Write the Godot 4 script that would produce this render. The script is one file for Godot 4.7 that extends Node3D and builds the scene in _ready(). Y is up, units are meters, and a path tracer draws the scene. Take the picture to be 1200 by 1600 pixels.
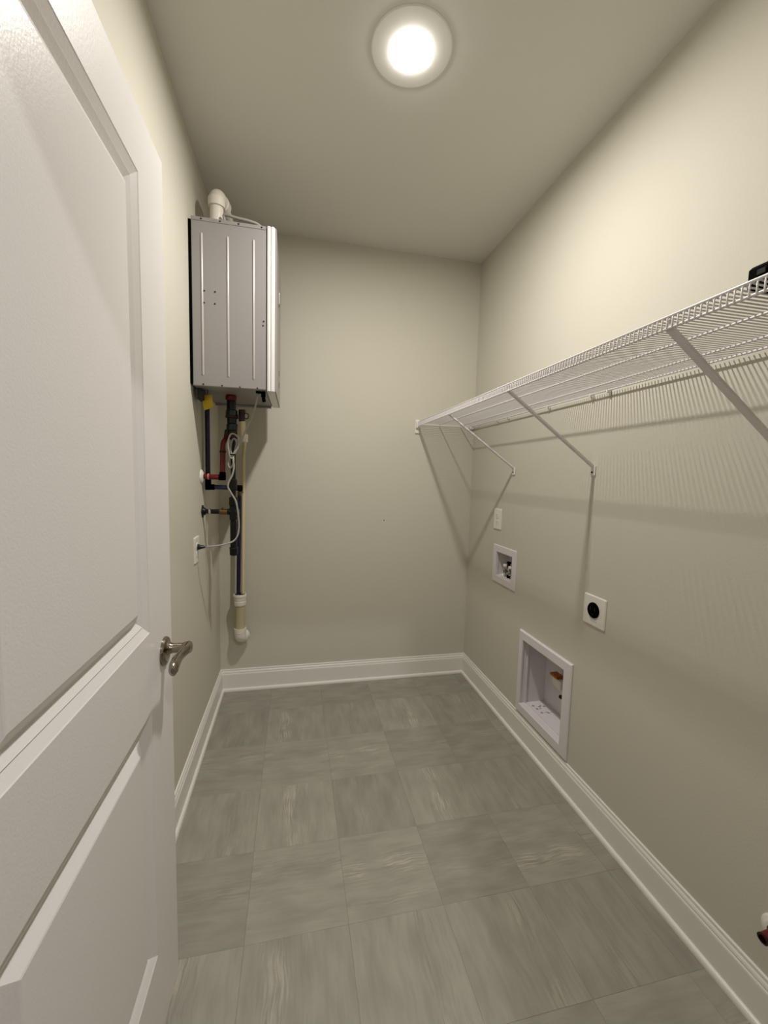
extends Node3D
# A narrow laundry room seen from its doorway: tankless water heater, wire shelf, wall boxes, open panel door.

const H := 2.74
const XL := -0.441
const XR := 1.167
const ZB := -2.604
const ZF := -0.28
const DOOR_X := -0.302

var M := {}
var used := {}

# ---------------------------------------------------------------- naming
func numbered(called: String) -> String:
	if not used.has(called):
		used[called] = 0
		return called
	used[called] += 1
	return "%s_%03d" % [called, used[called]]

func tag(o: Node3D, label: String, category: String, group := "", kind := "") -> void:
	o.set_meta("label", label)
	o.set_meta("category", category)
	if group != "":
		o.set_meta("group", group)
	if kind != "":
		o.set_meta("kind", kind)

func thing(called: String, label: String, category: String, at := Vector3.ZERO, turn := 0.0, group := "", kind := "") -> Node3D:
	var o := Node3D.new()
	o.name = numbered(called)
	add_child(o)
	o.position = at
	o.rotation.y = turn
	tag(o, label, category, group, kind)
	return o

func part(called: String, st: SurfaceTool, mat: Material, parent: Node3D, smooth := true) -> MeshInstance3D:
	var o := MeshInstance3D.new()
	o.name = numbered(called) if parent == self else called
	st.generate_normals()
	o.mesh = st.commit()
	o.material_override = mat
	o.cast_shadow = GeometryInstance3D.SHADOW_CASTING_SETTING_ON
	parent.add_child(o, true)
	return o

func again(src: MeshInstance3D, called: String, parent: Node3D, at: Vector3) -> MeshInstance3D:
	var o := MeshInstance3D.new()
	o.name = called
	o.mesh = src.mesh
	o.material_override = src.material_override
	parent.add_child(o, true)
	o.position = at
	return o

# ---------------------------------------------------------------- shapes
func tool() -> SurfaceTool:
	var st := SurfaceTool.new()
	st.begin(Mesh.PRIMITIVE_TRIANGLES)
	return st

# corners run counter-clockwise seen from outside; written clockwise for Godot
func quad(st: SurfaceTool, a: Vector3, b: Vector3, c: Vector3, d: Vector3, sg := -1) -> void:
	st.set_smooth_group(sg)
	for v in [a, c, b, a, d, c]:
		st.add_vertex(v)

func tri(st: SurfaceTool, a: Vector3, b: Vector3, c: Vector3, sg := -1) -> void:
	st.set_smooth_group(sg)
	for v in [a, c, b]:
		st.add_vertex(v)

func box(st: SurfaceTool, lo: Vector3, hi: Vector3) -> void:
	var p := func(x, y, z): return Vector3(hi.x if x else lo.x, hi.y if y else lo.y, hi.z if z else lo.z)
	quad(st, p.call(0,0,1), p.call(1,0,1), p.call(1,1,1), p.call(0,1,1))
	quad(st, p.call(1,0,0), p.call(0,0,0), p.call(0,1,0), p.call(1,1,0))
	quad(st, p.call(1,0,1), p.call(1,0,0), p.call(1,1,0), p.call(1,1,1))
	quad(st, p.call(0,0,0), p.call(0,0,1), p.call(0,1,1), p.call(0,1,0))
	quad(st, p.call(0,1,1), p.call(1,1,1), p.call(1,1,0), p.call(0,1,0))
	quad(st, p.call(0,0,0), p.call(1,0,0), p.call(1,0,1), p.call(0,0,1))

# box whose twelve edges are chamfered by b
func cham(st: SurfaceTool, lo: Vector3, hi: Vector3, b: float, xf := Transform3D.IDENTITY) -> void:
	var c := (lo + hi) / 2
	var h := (hi - lo) / 2
	for ax in 3:
		var u := (ax + 1) % 3
		var v := (ax + 2) % 3
		for s in [-1.0, 1.0]:
			var q := []
			for k in [[-1, -1], [1, -1], [1, 1], [-1, 1]]:
				var p := Vector3.ZERO
				p[ax] = s * h[ax]
				p[u] = k[0] * (h[u] - b)
				p[v] = k[1] * (h[v] - b)
				q.append(xf * (c + p))
			if s > 0: quad(st, q[0], q[1], q[2], q[3])
			else: quad(st, q[3], q[2], q[1], q[0])
	for ax in 3:   # edges along ax
		var u := (ax + 1) % 3
		var v := (ax + 2) % 3
		for su in [-1.0, 1.0]:
			for sv in [-1.0, 1.0]:
				var q := []
				for k in [[-1.0, 0], [1.0, 0], [1.0, 1], [-1.0, 1]]:
					var p := Vector3.ZERO
					p[ax] = k[0] * (h[ax] - b)
					p[u] = su * (h[u] - (b if k[1] == 1 else 0.0))
					p[v] = sv * (h[v] - (0.0 if k[1] == 1 else b))
					q.append(xf * (c + p))
				if su * sv > 0: quad(st, q[3], q[2], q[1], q[0])
				else: quad(st, q[0], q[1], q[2], q[3])
	for sx in [-1.0, 1.0]:
		for sy in [-1.0, 1.0]:
			for sz in [-1.0, 1.0]:
				var s := Vector3(sx, sy, sz)
				var q := []
				for ax in 3:
					var p := Vector3.ZERO
					for k in 3:
						p[k] = s[k] * (h[k] - (0.0 if k == ax else b))
					q.append(xf * (c + p))
				if sx * sy * sz > 0: tri(st, q[0], q[1], q[2])
				else: tri(st, q[2], q[1], q[0])

func frame_of(d: Vector3) -> Basis:   # z along d
	var up := Vector3.UP if absf(d.normalized().y) < 0.9 else Vector3.RIGHT
	var x := up.cross(d).normalized()
	return Basis(x, d.normalized().cross(x).normalized(), d.normalized())

# rings of points joined into a skin, end faces flat
func skin(st: SurfaceTool, rings: Array, closed := false, caps := true, sg := 0) -> void:
	var n: int = rings[0].size()
	for i in (rings.size() if closed else rings.size() - 1):
		var a: Array = rings[i]
		var b: Array = rings[(i + 1) % rings.size()]
		for k in n:
			var l := (k + 1) % n
			quad(st, a[k], a[l], b[l], b[k], sg)
	if caps and not closed:
		for e in [0, rings.size() - 1]:
			var r: Array = rings[e]
			var mid := Vector3.ZERO
			for v in r: mid += v / n
			for k in n:
				if e == 0: tri(st, mid, r[(k + 1) % n], r[k])
				else: tri(st, mid, r[k], r[(k + 1) % n])

# sweep of an ellipse (rx across, ry up) along points
func sweep(st: SurfaceTool, pts: Array, rx, ry = null, sides := 10, caps := true) -> void:
	var rings := []
	var b := frame_of(pts[1] - pts[0])
	for i in pts.size():
		var d: Vector3
		if i == 0: d = pts[1] - pts[0]
		elif i == pts.size() - 1: d = pts[i] - pts[i - 1]
		else: d = (pts[i + 1] - pts[i]).normalized() + (pts[i] - pts[i - 1]).normalized()
		d = d.normalized()
		var x := (b.x - d * b.x.dot(d)).normalized()
		b = Basis(x, d.cross(x).normalized(), d)
		var a: float = rx[i] if rx is Array else rx
		var c: float = a if ry == null else (ry[i] if ry is Array else ry)
		var ring := []
		for k in sides:
			var t := TAU * k / sides
			ring.append(pts[i] + b.x * cos(t) * a + b.y * sin(t) * c)
		rings.append(ring)
	skin(st, rings, false, caps)

# profile of [radius, height] pairs turned about the axis from at along dir
func lathe(st: SurfaceTool, prof: Array, at: Vector3, dir: Vector3, sides := 24) -> void:
	var b := frame_of(dir)
	var prev := []
	for i in prof.size():
		var ring := []
		for k in sides:
			var t := TAU * k / sides
			ring.append(at + b.z * prof[i][1] + (b.x * cos(t) + b.y * sin(t)) * prof[i][0])
		if i > 0:
			for k in sides:
				var l := (k + 1) % sides
				quad(st, prev[k], prev[l], ring[l], ring[k], i)
		prev = ring

func cyl(st: SurfaceTool, a: Vector3, b: Vector3, r: float, ch := 0.0, sides := 20) -> void:
	var l := (b - a).length()
	lathe(st, [[0.0, 0.0], [r - ch, 0.0], [r, ch], [r, l - ch], [r - ch, l], [0.0, l]], a, b - a, sides)

func curve(pts: Array, steps := 6) -> Array:   # Catmull-Rom through the points
	var out := []
	for i in pts.size() - 1:
		var p0: Vector3 = pts[max(i - 1, 0)]
		var p1: Vector3 = pts[i]
		var p2: Vector3 = pts[i + 1]
		var p3: Vector3 = pts[min(i + 2, pts.size() - 1)]
		for s in steps:
			out.append(p1.cubic_interpolate(p2, p0, p3, float(s) / steps))
	out.append(pts[-1])
	return out

func bend(a: Vector3, corner: Vector3, b: Vector3, r: float, steps := 8) -> Array:   # a pipe run with one round elbow
	var u := (a - corner).normalized()
	var v := (b - corner).normalized()
	var out := [a]
	for i in steps + 1:
		var t := float(i) / steps
		out.append((corner + u * r).lerp(corner, t).lerp(corner.lerp(corner + v * r, t), t))
	out.append(b)
	return out

# a 2D outline (counter-clockwise, x right y up) pushed along z from z0 to z1
func prism(st: SurfaceTool, poly: PackedVector2Array, z0: float, z1: float, xf := Transform3D.IDENTITY, smooth := false) -> void:
	var n := poly.size()
	for k in n:
		var p := poly[k]
		var q := poly[(k + 1) % n]
		quad(st, xf * Vector3(p.x, p.y, z1), xf * Vector3(p.x, p.y, z0), xf * Vector3(q.x, q.y, z0), xf * Vector3(q.x, q.y, z1), 1 if smooth else -1)
	var ix := Geometry2D.triangulate_polygon(poly)
	for i in range(0, ix.size(), 3):
		var a := poly[ix[i]]
		var b := poly[ix[i + 1]]
		var c := poly[ix[i + 2]]
		if (b - a).cross(c - a) < 0:
			var s := b
			b = c
			c = s
		tri(st, xf * Vector3(a.x, a.y, z1), xf * Vector3(b.x, b.y, z1), xf * Vector3(c.x, c.y, z1))
		tri(st, xf * Vector3(a.x, a.y, z0), xf * Vector3(c.x, c.y, z0), xf * Vector3(b.x, b.y, z0))

func circle(r: float, n := 24, at := Vector2.ZERO) -> PackedVector2Array:
	var p := PackedVector2Array()
	for k in n: p.append(at + Vector2.from_angle(TAU * k / n) * r)
	return p

# a flat frame: outer rectangle, rectangular hole, face at z = t, bevelled outside
func frame(st: SurfaceTool, o: Rect2, i: Rect2, t: float, b: float, back := 0.0) -> void:
	var ring := func(r: Rect2, z: float) -> Array:
		return [Vector3(r.position.x, r.position.y, z), Vector3(r.end.x, r.position.y, z), Vector3(r.end.x, r.end.y, z), Vector3(r.position.x, r.end.y, z)]
	var rings := [ring.call(o, 0.0), ring.call(o, t - b), ring.call(o.grow(-b), t), ring.call(i.grow(b * 0.5), t), ring.call(i, t - b * 0.5), ring.call(i, -back)]
	for n in rings.size() - 1:
		for k in 4:
			var l := (k + 1) % 4
			quad(st, rings[n][k], rings[n][l], rings[n + 1][l], rings[n + 1][k])

# ---------------------------------------------------------------- materials
func plain(c: Color, rough := 0.5, metal := 0.0, spec := 0.5) -> StandardMaterial3D:
	var m := StandardMaterial3D.new()
	m.albedo_color = c
	m.roughness = rough
	m.metallic = metal
	m.metallic_specular = spec
	return m

func peel(m: StandardMaterial3D, img: ImageTexture, size: float, amount: float) -> StandardMaterial3D:
	m.normal_enabled = true
	m.normal_texture = img
	m.normal_scale = amount
	m.uv1_triplanar = true
	m.uv1_world_triplanar = true
	m.uv1_scale = Vector3.ONE / size
	return m

func bump_texture(freq: float, octaves: int, strength: float, seed_: int) -> ImageTexture:
	var n := FastNoiseLite.new()
	n.seed = seed_
	n.noise_type = FastNoiseLite.TYPE_SIMPLEX_SMOOTH
	n.frequency = freq
	n.fractal_octaves = octaves
	var img := n.get_seamless_image(512, 512)
	img.convert(Image.FORMAT_RGBA8)
	img.bump_map_to_normal_map(strength)
	return ImageTexture.create_from_image(img)

# cement-look vinyl: soft clouds with drawn-out veins along u
func tile_texture(seed_: int, veins: float, pale: float) -> ImageTexture:
	var n := FastNoiseLite.new()
	n.seed = seed_
	n.noise_type = FastNoiseLite.TYPE_SIMPLEX_SMOOTH
	n.frequency = 1.0
	n.fractal_octaves = 4
	var g := FastNoiseLite.new()
	g.seed = seed_ + 50
	g.noise_type = FastNoiseLite.TYPE_SIMPLEX
	g.frequency = 1.0
	g.fractal_octaves = 3
	var s := 320
	var img := Image.create(s, s, false, Image.FORMAT_RGB8)
	var rng := RandomNumberGenerator.new()
	rng.seed = seed_
	var band := rng.randf_range(0.2, 0.8)
	var band2 := rng.randf_range(0.05, 0.95)
	for y in s:
		var v := float(y) / s
		for x in s:
			var u := float(x) / s
			var cloud := n.get_noise_2d(u * 1.3, v * 3.0)
			var warp := n.get_noise_2d(u * 1.6 + 9.0, v * 1.2 + 4.0) * 0.035
			var fine := g.get_noise_2d(u * 1.7, (v + warp) * 32.0)
			var broad := g.get_noise_2d(u * 1.1 + 70.0, (v + warp) * 7.0)
			var patch := n.get_noise_2d(u * 1.9 + 40.0, v * 1.8 + 13.0)
			var grit := g.get_noise_2d(u * 70.0 + 30.0, v * 120.0)
			var near := exp(-pow((v + warp - band) / 0.13, 2.0)) + 0.5 * exp(-pow((v + warp * 1.5 - band2) / 0.05, 2.0))
			var vein: float = clampf(near * (patch * 1.5 + 0.25) * (0.55 + fine * 1.3 + grit * 0.5), 0.0, 1.0) * veins
			var k := 0.587 + pale + cloud * 0.040 + broad * 0.022 + fine * 0.010 + grit * 0.010
			var c := Color(k, k * 0.988, k * 0.905).lerp(Color(0.765, 0.72, 0.66), vein * 0.62)
			var dark: float = clampf(near * (-fine - 0.15), 0.0, 1.0) * veins
			c = c.darkened(dark * 0.13)
			img.set_pixel(x, y, c)
	return ImageTexture.create_from_image(img)

func make_materials() -> void:
	var orange := bump_texture(0.03, 3, 5.0, 3)
	var fine := bump_texture(0.06, 2, 4.0, 8)
	M.wall = peel(plain(Color(0.79, 0.775, 0.72), 0.75, 0.0, 0.3), fine, 0.22, 0.10)
	M.ceiling = peel(plain(Color(0.86, 0.85, 0.82), 0.9, 0.0, 0.2), fine, 0.22, 0.08)
	M.trim = plain(Color(0.90, 0.89, 0.865), 0.35)
	M.door = peel(plain(Color(0.872, 0.862, 0.852), 0.32, 0.0, 0.26), orange, 0.10, 0.11)
	M.tiles = []
	for k in 7:
		var m := plain(Color.WHITE, 0.48, 0.0, 0.4)
		m.albedo_texture = tile_texture(11 + k * 7, [0.9, 0.35, 1.0, 0.25, 0.7, 0.5, 0.95][k], [0.0, -0.012, 0.014, -0.022, 0.010, -0.004, 0.006][k])
		M.tiles.append(m)
	M.grout = plain(Color(0.50, 0.49, 0.45), 0.9)
	M.heater = plain(Color(0.60, 0.585, 0.585), 0.42, 0.2)
	M.cover = plain(Color(0.88, 0.88, 0.87), 0.32, 0.1)
	M.rib = plain(Color(0.80, 0.79, 0.785), 0.3, 0.25)
	M.dark = plain(Color(0.06, 0.055, 0.06), 0.55)
	M.black = plain(Color(0.012, 0.012, 0.014), 0.7, 0.0, 0.12)
	M.iron = plain(Color(0.045, 0.042, 0.048), 0.38, 0.3)
	M.nut = plain(Color(0.16, 0.20, 0.21), 0.3, 0.6)
	M.brass = plain(Color(0.50, 0.41, 0.27), 0.28, 0.9)
	M.bronze = plain(Color(0.16, 0.055, 0.04), 0.45, 0.3)
	M.pvc = plain(Color(0.88, 0.86, 0.81), 0.35)
	M.pvc_old = plain(Color(0.72, 0.68, 0.56), 0.45)
	M.cpvc = plain(Color(0.83, 0.77, 0.60), 0.4)
	M.blue = plain(Color(0.03, 0.03, 0.19), 0.4)
	M.blue_pale = plain(Color(0.13, 0.17, 0.32), 0.4)
	M.red = plain(Color(0.38, 0.015, 0.03), 0.4)
	M.pink = plain(Color(0.80, 0.50, 0.44), 0.5)
	M.cord = plain(Color(0.62, 0.61, 0.59), 0.5)
	M.yellow = plain(Color(0.74, 0.62, 0.10), 0.6)
	M.plate = plain(Color(0.90, 0.885, 0.85), 0.38)
	M.boxwhite = plain(Color(0.86, 0.84, 0.85), 0.45)
	M.slot = plain(Color(0.20, 0.19, 0.18), 0.7)
	M.wire = plain(Color(0.86, 0.85, 0.85), 0.35)
	M.nickel = plain(Color(0.58, 0.545, 0.50), 0.19, 1.0)
	M.chrome = plain(Color(0.80, 0.80, 0.80), 0.18, 1.0)
	M.copper = plain(Color(0.72, 0.36, 0.12), 0.35, 0.7)
	M.grime = plain(Color(0.58, 0.57, 0.565), 0.9)
	M.panel = plain(Color(0.62, 0.60, 0.585), 0.45, 0.15)

# ---------------------------------------------------------------- setting
func extrude_trim(st: SurfaceTool, prof: Array, a: Vector3, b: Vector3, inward: Vector3, m0 := 1.0, m1 := 1.0) -> void:
	var d := (b - a).normalized()
	var flip := d.cross(Vector3.UP).dot(inward) < 0
	for i in prof.size() - 1:
		var p: Array = prof[i]
		var q: Array = prof[i + 1]
		var pa: Vector3 = a + inward * p[0] + Vector3.UP * p[1] + d * p[0] * m0
		var pb: Vector3 = b + inward * p[0] + Vector3.UP * p[1] - d * p[0] * m1
		var qa: Vector3 = a + inward * q[0] + Vector3.UP * q[1] + d * q[0] * m0
		var qb: Vector3 = b + inward * q[0] + Vector3.UP * q[1] - d * q[0] * m1
		if flip: quad(st, pa, qa, qb, pb)
		else: quad(st, pa, pb, qb, qa)

func build_room() -> void:
	var st := tool()
	# floor: a dark bed under separate vinyl tiles, 305 mm squares whose grain turns from row to row
	box(st, Vector3(XL - 0.12, -0.15, ZB - 0.12), Vector3(XR + 0.17, -0.004, 0.0))
	var fl := part("floor", st, M.grout, self)
	tag(fl, "grey cement-look square tile floor with grain turned from row to row", "floor", "", "structure")
	var xs := [XL]
	for k in range(-1, 5):
		var x := 0.17 + 0.305 * k
		if x > XL + 0.02 and x < XR - 0.02: xs.append(x)
	xs.append(XR)
	var zs := [ZB]
	for k in range(0, 9):
		var z := -2.340 + 0.3035 * k
		if z < -0.02: zs.append(z)
	zs.append(0.0)
	var rng := RandomNumberGenerator.new()
	rng.seed = 5
	var pick := [
		[1, 1, 3, 5, 1, 3], [3, 0, 1, 2, 5, 1], [5, 4, 6, 1, 3, 5], [4, 2, 3, 6, 1, 3],
		[1, 4, 6, 3, 0, 1], [2, 0, 4, 5, 1, 3], [1, 3, 5, 1, 4, 6], [3, 5, 1, 6, 3, 1], [1, 3, 5, 1, 3, 5]]
	var g := 0.00012
	for r in zs.size() - 1:
		for c in xs.size() - 1:
			var x0: float = xs[c] + g
			var x1: float = xs[c + 1] - g
			var z0: float = zs[r] + g
			var z1: float = zs[r + 1] - g
			var b := 0.0004
			st = tool()
			var along_z: bool = r % 2 == 1
			var off := Vector2(rng.randf() * 0.0, 0.0)
			var flip := rng.randf() < 0.5
			var uv := func(p: Vector3) -> Vector2:
				var u := (p.x - (0.17 + 0.305 * (c - 2))) / 0.305
				var v := (p.z - (-2.340 + 0.3035 * (r - 1))) / 0.3035
				var t := Vector2(v, u) if along_z else Vector2(u, v)
				return (Vector2.ONE - t if flip else t) + off
			var top := [Vector3(x0 + b, 0, z1 - b), Vector3(x1 - b, 0, z1 - b), Vector3(x1 - b, 0, z0 + b), Vector3(x0 + b, 0, z0 + b)]
			var rim := [Vector3(x0, -b, z1), Vector3(x1, -b, z1), Vector3(x1, -b, z0), Vector3(x0, -b, z0)]
			var low := []
			for v in rim: low.append(Vector3(v.x, -0.004, v.z))
			var faces := [top]
			for k in 4:
				var l := (k + 1) % 4
				faces.append([rim[k], rim[l], top[l], top[k]])
				faces.append([low[k], low[l], rim[l], rim[k]])
			st.set_smooth_group(-1)
			for f in faces:
				for i in [0, 2, 1, 0, 3, 2]:
					st.set_uv(uv.call(f[i]))
					st.add_vertex(f[i])
			part("tile", st, M.tiles[pick[r][c]], fl)
	# hall floor behind the threshold
	st = tool()
	box(st, Vector3(-1.2, -0.15, 0.0), Vector3(1.6, -0.001, 1.9))
	tag(part("floor", st, M.tiles[1], self), "plain hall floor outside the doorway", "floor", "", "structure")
	# ceiling
	st = tool()
	box(st, Vector3(-1.3, H, ZB - 0.12), Vector3(1.7, H + 0.12, 2.0))
	tag(part("ceiling", st, M.ceiling, self), "flat white painted ceiling of the laundry room", "ceiling", "", "structure")
	# walls
	st = tool()
	box(st, Vector3(XL - 0.12, 0, ZB), Vector3(XL, H, ZF - 0.0))
	tag(part("wall_left", st, M.wall, self), "beige painted wall behind the open door and the water heater", "wall", "", "structure")
	st = tool()
	box(st, Vector3(XL - 0.12, 0, ZB - 0.12), Vector3(XR + 0.17, H, ZB))
	var wb := part("wall_back", st, M.wall, self)
	tag(wb, "bare beige painted wall at the far end of the room", "wall", "", "structure")
	st = tool()
	lathe(st, [[0.0, 0.0015], [0.003, 0.0012], [0.004, 0.0]], Vector3(0.569, 1.071, ZB + 0.0005), Vector3(0, 0, 1), 8)
	part("nail_head", st, M.slot, wb)
	# right wall with two openings for the recessed boxes
	st = tool()
	var ys := [0.0, 0.187, 0.538, 0.795, 0.938, H]
	var zr := [ZB, -2.204, -2.018, -1.868, -1.522, ZF]
	for i in 5:
		for k in 5:
			if (i == 1 and k == 3) or (i == 3 and k == 1): continue
			box(st, Vector3(XR, ys[i], zr[k]), Vector3(XR + 0.15, ys[i + 1], zr[k + 1]))
	box(st, Vector3(XR + 0.15, 0, ZB), Vector3(XR + 0.17, H, ZF))
	tag(part("wall_right", st, M.wall, self), "beige painted wall carrying the wire shelf and the laundry boxes", "wall", "", "structure")
	# front wall round the doorway (the camera stands in it)
	st = tool()
	box(st, Vector3(XL - 0.12, 0, ZF), Vector3(DOOR_X - 0.022, H, -0.14))
	box(st, Vector3(0.535, 0, ZF), Vector3(XR + 0.17, H, -0.14))
	box(st, Vector3(DOOR_X - 0.022, 2.095, ZF), Vector3(0.535, H, -0.14))
	tag(part("wall_front", st, M.wall, self), "beige painted wall around the doorway", "wall", "", "structure")
	st = tool()
	box(st, Vector3(DOOR_X - 0.02, 0, ZF - 0.004), Vector3(DOOR_X - 0.001, 2.093, -0.136))
	box(st, Vector3(0.514, 0, ZF - 0.004), Vector3(0.533, 2.093, -0.136))
	box(st, Vector3(DOOR_X - 0.001, 2.074, ZF - 0.004), Vector3(0.514, 2.093, -0.136))
	tag(part("trim_1", st, M.trim, self), "white painted jambs and head of the doorway", "door frame", "", "structure")
	# hall shell
	st = tool()
	box(st, Vector3(-1.3, 0, -0.14), Vector3(-1.2, H, 1.9))
	box(st, Vector3(1.6, 0, -0.14), Vector3(1.7, H, 1.9))
	box(st, Vector3(-1.3, 0, 1.9), Vector3(1.7, H, 2.0))
	box(st, Vector3(-1.2, 0, -0.14), Vector3(XL - 0.12, H, -0.04))
	box(st, Vector3(XR + 0.17, 0, -0.14), Vector3(1.6, H, -0.04))
	tag(part("wall_hall", st, M.wall, self), "beige painted walls of the hall outside the doorway", "wall", "", "structure")
	# baseboards with shoe moulding
	var bp := [[0.0, 0.1376], [0.0045, 0.1376], [0.0062, 0.1362], [0.0066, 0.1300], [0.0058, 0.1275], [0.0092, 0.1225], [0.0108, 0.1170], [0.0106, 0.1120], [0.0125, 0.1095], [0.0135, 0.1050], [0.0135, 0.0]]
	var sp := [[0.0134, 0.0185], [0.0170, 0.0180], [0.0205, 0.0160], [0.0232, 0.0120], [0.0245, 0.0070], [0.0245, 0.0003]]
	var runs := [
		["baseboard_left", Vector3(XL, 0, ZF), Vector3(XL, 0, ZB), Vector3.RIGHT, 0.0, 1.0, "white stepped baseboard along the left wall"],
		["baseboard_back", Vector3(XL, 0, ZB), Vector3(XR, 0, ZB), Vector3.BACK, 1.0, 1.0, "white stepped baseboard along the far wall"],
		["baseboard_right", Vector3(XR, 0, ZB), Vector3(XR, 0, ZF), Vector3.LEFT, 1.0, 0.0, "white stepped baseboard along the right wall under the boxes"]]
	for r in runs:
		st = tool()
		extrude_trim(st, bp, r[1], r[2], r[3], r[4], r[5])
		var o := part(r[0], st, M.trim, self)
		tag(o, r[6], "baseboard", "", "structure")
		st = tool()
		extrude_trim(st, sp, r[1], r[2], r[3], r[4], r[5])
		part("shoe_molding", st, M.trim, o)

# ---------------------------------------------------------------- door
func panel_face(st: SurfaceTool, w: float, h: float, panels: Array, side: float, t: float) -> void:
	# face of a moulded door in local x (0..w), y (0..h); surface at z = side * t
	var P := func(x: float, y: float, d: float) -> Vector3: return Vector3(x, y, side * (t - d))
	var Q := func(a, b, c, d):
		if side > 0: quad(st, a, b, c, d)
		else: quad(st, d, c, b, a)
	var x0: float = panels[0].position.x
	var x1: float = panels[0].end.x
	Q.call(P.call(0, 0, 0), P.call(x0, 0, 0), P.call(x0, h, 0), P.call(0, h, 0))
	Q.call(P.call(x1, 0, 0), P.call(w, 0, 0), P.call(w, h, 0), P.call(x1, h, 0))
	var y := 0.0
	for r in panels:
		Q.call(P.call(x0, y, 0), P.call(x1, y, 0), P.call(x1, r.position.y, 0), P.call(x0, r.position.y, 0))
		y = r.end.y
		var steps := [[0.0, 0.0], [0.002, 0.0014], [0.0185, 0.0088], [0.0203, 0.0074], [0.034, 0.0150], [0.0355, 0.0152], [0.057, 0.0030], [0.060, 0.0020]]
		for i in steps.size() - 1:
			var a: Rect2 = r.grow(-steps[i][0])
			var b: Rect2 = r.grow(-steps[i + 1][0])
			var da: float = steps[i][1]
			var db: float = steps[i + 1][1]
			var ca := [P.call(a.position.x, a.position.y, da), P.call(a.end.x, a.position.y, da), P.call(a.end.x, a.end.y, da), P.call(a.position.x, a.end.y, da)]
			var cb := [P.call(b.position.x, b.position.y, db), P.call(b.end.x, b.position.y, db), P.call(b.end.x, b.end.y, db), P.call(b.position.x, b.end.y, db)]
			for k in 4:
				var l := (k + 1) % 4
				Q.call(ca[k], ca[l], cb[l], cb[k])
		var f: Rect2 = r.grow(-0.060)
		Q.call(P.call(f.position.x, f.position.y, 0.002), P.call(f.end.x, f.position.y, 0.002), P.call(f.end.x, f.end.y, 0.002), P.call(f.position.x, f.end.y, 0.002))
	Q.call(P.call(x0, y, 0), P.call(x1, y, 0), P.call(x1, h, 0), P.call(x0, h, 0))

func build_door() -> void:
	# local x runs from the hinge to the latch, local z faces the room
	var w := 0.813
	var h := 2.050
	var t := 0.0175
	var d := thing("door_1", "white two-panel interior door standing open with a nickel lever", "door", Vector3(DOOR_X - t, 0.012, -0.284), PI / 2, "", "structure")
	var st := tool()
	var panels := [Rect2(0.155, 0.233, w - 0.31, 0.592), Rect2(0.155, 1.003, w - 0.31, 0.926)]
	panel_face(st, w, h, panels, 1.0, t)
	panel_face(st, w, h, panels, -1.0, t)
	quad(st, Vector3(w, 0, t), Vector3(w, 0, -t), Vector3(w, h, -t), Vector3(w, h, t))
	quad(st, Vector3(0, 0, -t), Vector3(0, 0, t), Vector3(0, h, t), Vector3(0, h, -t))
	quad(st, Vector3(0, h, t), Vector3(w, h, t), Vector3(w, h, -t), Vector3(0, h, -t))
	quad(st, Vector3(0, 0, -t), Vector3(w, 0, -t), Vector3(w, 0, t), Vector3(0, 0, t))
	part("door_slab", st, M.door, d)
	for s in [1.0, -1.0]:
		var hd := Node3D.new()
		hd.name = "door_handle"
		d.add_child(hd, true)
		hd.position = Vector3(0.752, 0.922, s * t)
		if s < 0: hd.rotation.y = PI
		st = tool()
		lathe(st, [[0.034, 0.0], [0.034, 0.003], [0.032, 0.0065], [0.024, 0.009], [0.018, 0.010], [0.0, 0.010]], Vector3.ZERO, Vector3(0, 0, 1), 40)
		part("rosette", st, M.nickel, hd)
		st = tool()
		var dx: float = -s
		var reach := 0.028 if s < 0 else 0.052
		lathe(st, [[0.018, 0.009], [0.0135, 0.014], [0.0115, 0.020], [0.0115, reach - 0.012], [0.014, reach - 0.004], [0.014, reach + 0.006], [0.010, reach + 0.010], [0.0, reach + 0.011]], Vector3(0, 0.006, 0), Vector3(0, 0, 1), 32)
		part("neck", st, M.nickel, hd)
		st = tool()
		var path := []
		for p in [[-0.010, 0.006, 0.0], [0.006, 0.0070, 0.0], [0.024, 0.0060, -0.003], [0.044, 0.0030, -0.007], [0.068, 0.001, -0.008], [0.092, 0.001, -0.006], [0.108, 0.002, -0.004], [0.116, 0.0025, -0.003]]:
			path.append(Vector3(dx * p[0], p[1], reach + p[2]))
		sweep(st, path, [0.009, 0.0120, 0.0100, 0.0085, 0.0100, 0.0105, 0.0088, 0.0035], [0.012, 0.0145, 0.0125, 0.0120, 0.0150, 0.0165, 0.0140, 0.0060], 20)
		part("lever", st, M.nickel, hd)
	for y in [0.2, 1.03, 1.86]:
		st = tool()
		cyl(st, Vector3(-0.003, y - 0.045, t + 0.004), Vector3(-0.003, y + 0.045, t + 0.004), 0.006, 0.001, 12)
		part("hinge", st, M.nickel, d)

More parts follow.
